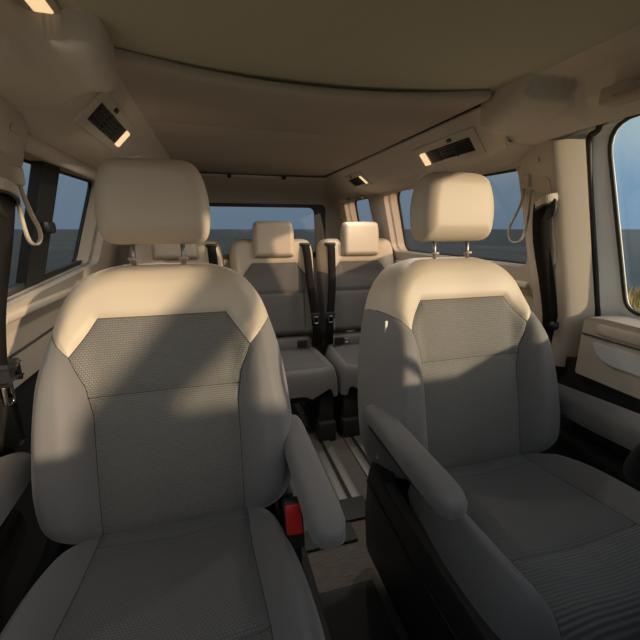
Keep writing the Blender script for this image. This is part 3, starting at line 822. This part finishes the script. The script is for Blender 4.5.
# coat hooks above the rear quarter window, small studs on the tailgate header
for i, y in enumerate((2.42, 2.56, 2.70)):
    bm = bmesh.new(); z = 1.36
    tube(bm, spline([(.705, y, z+.03), (.69, y, z-.005), (.672, y-.006, z-.018), (.664, y-.012, z-.006)], 5), .008, 10)
    tag(link('coat_hook', bm, 'cream_plastic'), ['first', 'second', 'last'][i]+' cream hook above the quarter window counting from the driver seat', 'hook', 'coat hooks over the quarter window')
for i, x in enumerate((-.18, .17)):
    bm = bmesh.new(); box(bm, x-.012, x+.012, 2.535, 2.57, 1.455, 1.475, .004)
    tag(link('roof_latch', bm, 'black', angle=40), ['small black roof latch above the passenger side of the tailgate window', 'small black roof latch above the driver side of the tailgate window'][i], 'latch', 'latches behind the roof liner')

# floor rails and covers
def rail(name, x0, x1, y0, y1, label):
    r = thing(name, label, 'rail', ((x0+x1)/2, y0, 0), 'floor rails')
    w = x1-x0; h = w/2
    for a, b in ((-h, -h*.18), (h*.18, h)):
        bm = bmesh.new(); box(bm, a, b, 0, y1-y0, 0, .010, .002); link('flange', bm, 'alu', r, angle=40)
    bm = bmesh.new(); box(bm, -h*.2, h*.2, .0, y1-y0, 0, .004); link('slot', bm, 'black', r, smooth=False)
    return r
rail('floor_rail', .145, .245, 1.27, 3.0, 'aluminium floor rail with black slot leading to the middle rear seat')
rail('floor_rail', .325, .425, 1.27, 3.0, 'aluminium floor rail beside the driver seat armrest')
rail('floor_rail', -.245, -.145, 1.27, 3.0, 'aluminium floor rail hidden beside the passenger seat')
def cover(x0, x1, y0, y1, label):
    bm = bmesh.new(); box(bm, x0, x1, y0, y1, 0, .013, .005)
    tag(link('rail_cover', bm, 'matrubber', angle=40), label, 'cover', 'black covers on the floor')
cover(.115, .255, 1.165, 1.285, 'black cover at the front end of the aluminium floor rail')
cover(-.07, .15, 1.07, 1.16, 'black floor cover partly under the passenger armrest')
bm = bmesh.new(); box(bm, -.13, .135, -.2, .905, 0, .012, .004)
tag(link('floor_mat', bm, 'matrubber', angle=40), 'dark mat on the carpet between the front seats', 'mat')

# dashboard, steering wheel
bm = bmesh.new()
prof = [(-.95, .90), (-.9, .99), (-.5, .97), (-.15, .92), (-.02, .895), (.02, .87), (.02, .82), (-.05, .75), (-.12, .60), (-.3, .3), (-.6, .05), (-.95, .05)]
bm = plate([fillet(prof, .03)], 1.62, lambda a, b, c: (c-.81, a, b))
tag(link('dashboard', bm, 'dark', angle=40), 'dark dashboard below the viewer', 'dashboard')
r = thing('steering_wheel', 'dark steering wheel with satin spoke edge in front of the driver seat', 'steering wheel', (.508, .33, .845))
r.rotation_euler = (math.radians(-62), 0, 0)
bm = bmesh.new(); tube(bm, [(.185*math.cos(t), .185*math.sin(t), 0) for t in lin_s(0, 2*PI*47/48, 48)], .016, 14, closed=True); link('rim', bm, 'black', r)
bm = bmesh.new(); loft(bm, [((0, 0, -.03), .05, .04), ((0, 0, 0), .075, .06), ((0, 0, .012), .06, .05)], 28, 2.6, axis='Z'); link('hub', bm, 'dark', r)
for sx in (-1, 1):
    bm = bmesh.new(); box(bm, min(sx*.06, sx*.178), max(sx*.06, sx*.178), -.02, .02, -.012, .008, .006); link('spoke', bm, 'satin', r, angle=40)
bm = bmesh.new(); box(bm, -.02, .02, .05, .178, -.012, .006, .006); link('spoke', bm, 'dark', r, angle=40)
bm = bmesh.new(); tube(bm, [(0, 0, -.03), (0, .0, -.30)], .035, 16); link('column', bm, 'black', r)

# unseen visor, added folded down to shade the passenger headrest
r = thing('sun_visor', 'cream sun visor folded down ahead of the driver seat', 'sun visor', (.24, .10, 1.455))
bm = bmesh.new(); loft(bm, [((-.19, .002, -.075), .004, .05), ((-.185, 0, -.075), .008, .072), ((0, 0, -.077), .009, .078), ((.185, 0, -.075), .008, .072), ((.19, .002, -.075), .004, .05)], 28, 4, axis='X'); link('visor_flap', bm, 'cream_cloth', r)
bm = bmesh.new(); tube(bm, [(-.19, 0, -.005), (.19, 0, -.005)], .006, 10); link('hinge_rod', bm, 'cream_plastic', r)
# the cabin lamps give light
def lamp_light(p, n, e, size):
    l = bpy.data.lights.new('lamp_light', 'AREA'); l.energy = e; l.size = size; l.color = (1, .92, .82); l.spread = math.radians(170)
    o = bpy.data.objects.new('lamp_light', l); COL.objects.link(o); o.location = p; o.rotation_euler = Vector(n).to_track_quat('-Z', 'Y').to_euler()
for s, y, e in ((1, 1.40, 1.9), (-1, 1.345, 1.9), (1, 2.05, 1.1)):
    x = s*(.53+(.024 if s < 0 else 0)); lamp_light((x-s*.02, y, hz(x)-.022), (-s*.22, .12, -.96), e, .05)
lamp_light((-.547, .795, 1.465), (.2, -.2, -1), .03, .05)
# ------------------------------------------------------------------ outside
def outdoor_mat(name, c1, c2, scale, stretch, rough):
    m = bpy.data.materials.new(name); m.use_nodes = True; nt = m.node_tree; b = nt.nodes['Principled BSDF']; b.inputs['Roughness'].default_value = rough
    b.inputs['Specular IOR Level'].default_value = .2
    tc = nt.nodes.new('ShaderNodeTexCoord'); mp = nt.nodes.new('ShaderNodeMapping'); mp.inputs['Scale'].default_value = stretch
    t = nt.nodes.new('ShaderNodeTexNoise'); t.inputs['Scale'].default_value = scale; t.inputs['Detail'].default_value = 5
    rp = nt.nodes.new('ShaderNodeValToRGB'); rp.color_ramp.elements[0].position = .35; rp.color_ramp.elements[1].position = .68
    rp.color_ramp.elements[0].color = (*c1, 1); rp.color_ramp.elements[1].color = (*c2, 1)
    nt.links.new(tc.outputs['Object'], mp.inputs[0]); nt.links.new(mp.outputs[0], t.inputs['Vector']); nt.links.new(t.outputs['Fac'], rp.inputs[0]); nt.links.new(rp.outputs[0], b.inputs['Base Color'])
    return m
bm = bmesh.new(); box(bm, -6000, 6000, -3000, 6000, -3.2, -3.0)
sea = struct(link('sea', bm, outdoor_mat('sea_water', (.03, .043, .046), (.05, .066, .07), .06, (.25, 1.2, 1), .6), smooth=False), 'dark calm sea reaching the horizon', 'sea')
bm = bmesh.new()
def gz(x, y):
    d = math.hypot(x, y-1)
    z = -.42+.10*math.sin(x*.9+.6)*math.cos(y*.7)+.05*math.sin(x*2.3+y*1.7)
    edge = 11.5+1.2*math.sin(2.2*math.atan2(y-1, x)+.5)
    if d < 2.6: z = z*.25-.33
    if d > edge: z -= (d-edge)*.9
    return max(z, -3.3)
N = 60
grid_surface(bm, lambda u, v: (u*v/N, 0, 0), [0, 1], [0, 1]) if False else None
R = [lin_s(0, 17, 46)]
rings = []
for d in lin_s(.3, 17, 46):
    rings.append([bm.verts.new((d*math.cos(t), 1+d*math.sin(t), gz(d*math.cos(t), 1+d*math.sin(t)))) for t in lin_s(0, 2*PI*95/96, 96)])
for i in range(len(rings)-1):
    for k in range(96): bm.faces.new((rings[i][k], rings[i][(k+1) % 96], rings[i+1][(k+1) % 96], rings[i+1][k]))
bm.faces.new(rings[0])
bmesh.ops.recalc_face_normals(bm, faces=bm.faces[:])
ground = struct(link('ground', bm, outdoor_mat('heath', (.035, .045, .02), (.13, .10, .035), 1.6, (1, 1, 1), .9)), 'dark grassy shore around the vehicle', 'ground')
# dry grass on the shore beyond the driver door
rg = random.Random(5)
bm = bmesh.new()
for i in range(5200):
    an = math.radians(rg.uniform(10, 62)); d = rg.uniform(3.2, 11.5)
    x, y = d*math.cos(an), d*math.sin(an); z = gz(x, y)
    h = rg.uniform(.12, .42)*(1.0 if rg.random() < .8 else 1.5); w = rg.uniform(.006, .014); a = rg.uniform(0, PI)
    bx, by = math.cos(a)*w, math.sin(a)*w; lx, ly = rg.uniform(-.12, .12), rg.uniform(-.12, .12)
    v = [bm.verts.new((x-bx, y-by, z-.03)), bm.verts.new((x+bx, y+by, z-.03)), bm.verts.new((x+lx*.4+bx*.7, y+ly*.4+by*.7, z+h*.6)), bm.verts.new((x+lx*.4-bx*.7, y+ly*.4-by*.7, z+h*.6)), bm.verts.new((x+lx, y+ly, z+h))]
    bm.faces.new((v[0], v[1], v[2], v[3])); bm.faces.new((v[3], v[2], v[4]))
gm = outdoor_mat('dry_grass', (.10, .11, .025), (.42, .27, .07), 2.5, (1, 1, 1), .8)
tag(link('grass', bm, gm, smooth=False), 'dry golden grass on the shore beyond the driver window', 'grass', kind='stuff')

# unseen pale ground, added to bounce light up onto the ceiling
bm = bmesh.new(); grid_surface(bm, lambda u, v: (u, v, gz(u, v)+.012), lin_s(-4, 4.5, 24), lin_s(-9.5, -2.2, 24))
struct(link('road', bm, outdoor_mat('gravel', (.50, .45, .37), (.62, .57, .48), 9, (1, 1, 1), .9)), 'pale gravel track in front of the vehicle', 'road')
# ------------------------------------------------------------------ light and camera
AZ, EL = math.radians(38.5), math.radians(12)
d = Vector((-math.sin(AZ)*math.cos(EL), math.cos(AZ)*math.cos(EL), -math.sin(EL)))
L = bpy.data.lights.new('sun', 'SUN'); L.energy = 3.7; L.angle = math.radians(1.6); L.color = (1, .80, .55)
so = bpy.data.objects.new('sun', L); COL.objects.link(so); so.rotation_euler = d.to_track_quat('-Z', 'Y').to_euler(); so.location = (6, -8, 5)
W = bpy.data.worlds.new('dusk'); SC.world = W; W.use_nodes = True; nt = W.node_tree; nt.nodes.clear()
out = nt.nodes.new('ShaderNodeOutputWorld'); bg = nt.nodes.new('ShaderNodeBackground'); nt.links.new(bg.outputs[0], out.inputs[0])
tc = nt.nodes.new('ShaderNodeTexCoord'); sp = nt.nodes.new('ShaderNodeSeparateXYZ'); nt.links.new(tc.outputs['Generated'], sp.inputs[0])
def ramp(stops):
    r = nt.nodes.new('ShaderNodeValToRGB'); cr = r.color_ramp
    while len(cr.elements) < len(stops): cr.elements.new(.5)
    for e, (p, c) in zip(cr.elements, stops): e.position = p; e.color = (*c, 1)
    return r
back = ramp([(0, lin((108, 137, 165))), (.10, lin((114, 144, 170))), (.2, lin((148, 169, 178))), (.45, lin((160, 182, 192))), (1, lin((120, 150, 185)))])
front = ramp([(0, (1.0, .86, .70)), (.15, (1.0, .90, .78)), (.4, (.90, .88, .85)), (1, (.55, .62, .70))])
nt.links.new(sp.outputs['Z'], back.inputs[0]); nt.links.new(sp.outputs['Z'], front.inputs[0])
# towards the sun the sky is brighter and warmer
vm = nt.nodes.new('ShaderNodeVectorMath'); vm.operation = 'DOT_PRODUCT'; vm.inputs[1].default_value = (math.sin(AZ), -math.cos(AZ), 0)
nt.links.new(tc.outputs['Generated'], vm.inputs[0])
mr = nt.nodes.new('ShaderNodeMapRange'); mr.interpolation_type = 'SMOOTHSTEP'; mr.inputs[1].default_value = .12; mr.inputs[2].default_value = .85
nt.links.new(vm.outputs['Value'], mr.inputs[0])
sc = nt.nodes.new('ShaderNodeVectorMath'); sc.operation = 'SCALE'; sc.inputs['Scale'].default_value = 1.5; nt.links.new(front.outputs[0], sc.inputs[0])
mx = nt.nodes.new('ShaderNodeMix'); mx.data_type = 'RGBA'; nt.links.new(mr.outputs[0], mx.inputs[0]); nt.links.new(back.outputs[0], mx.inputs[6]); nt.links.new(sc.outputs[0], mx.inputs[7])
nt.links.new(mx.outputs[2], bg.inputs[0]); bg.inputs[1].default_value = 1.0

cam = bpy.data.cameras.new('camera'); co = bpy.data.objects.new('camera', cam); COL.objects.link(co); SC.camera = co
cam.sensor_fit = 'HORIZONTAL'; cam.sensor_width = 36; cam.lens = 36*370/640; cam.clip_start = .02; cam.clip_end = 20000
co.location = (-.30, 0, 1.14)
PITCH = math.atan(91/370); YAW = math.atan(107*math.cos(PITCH)/370)
co.rotation_euler = (PI/2-PITCH, 0, -YAW)
vs = SC.view_settings; vs.view_transform = 'Standard'; vs.look = 'None'; vs.exposure = .3; vs.gamma = 1; vs.use_curve_mapping = False
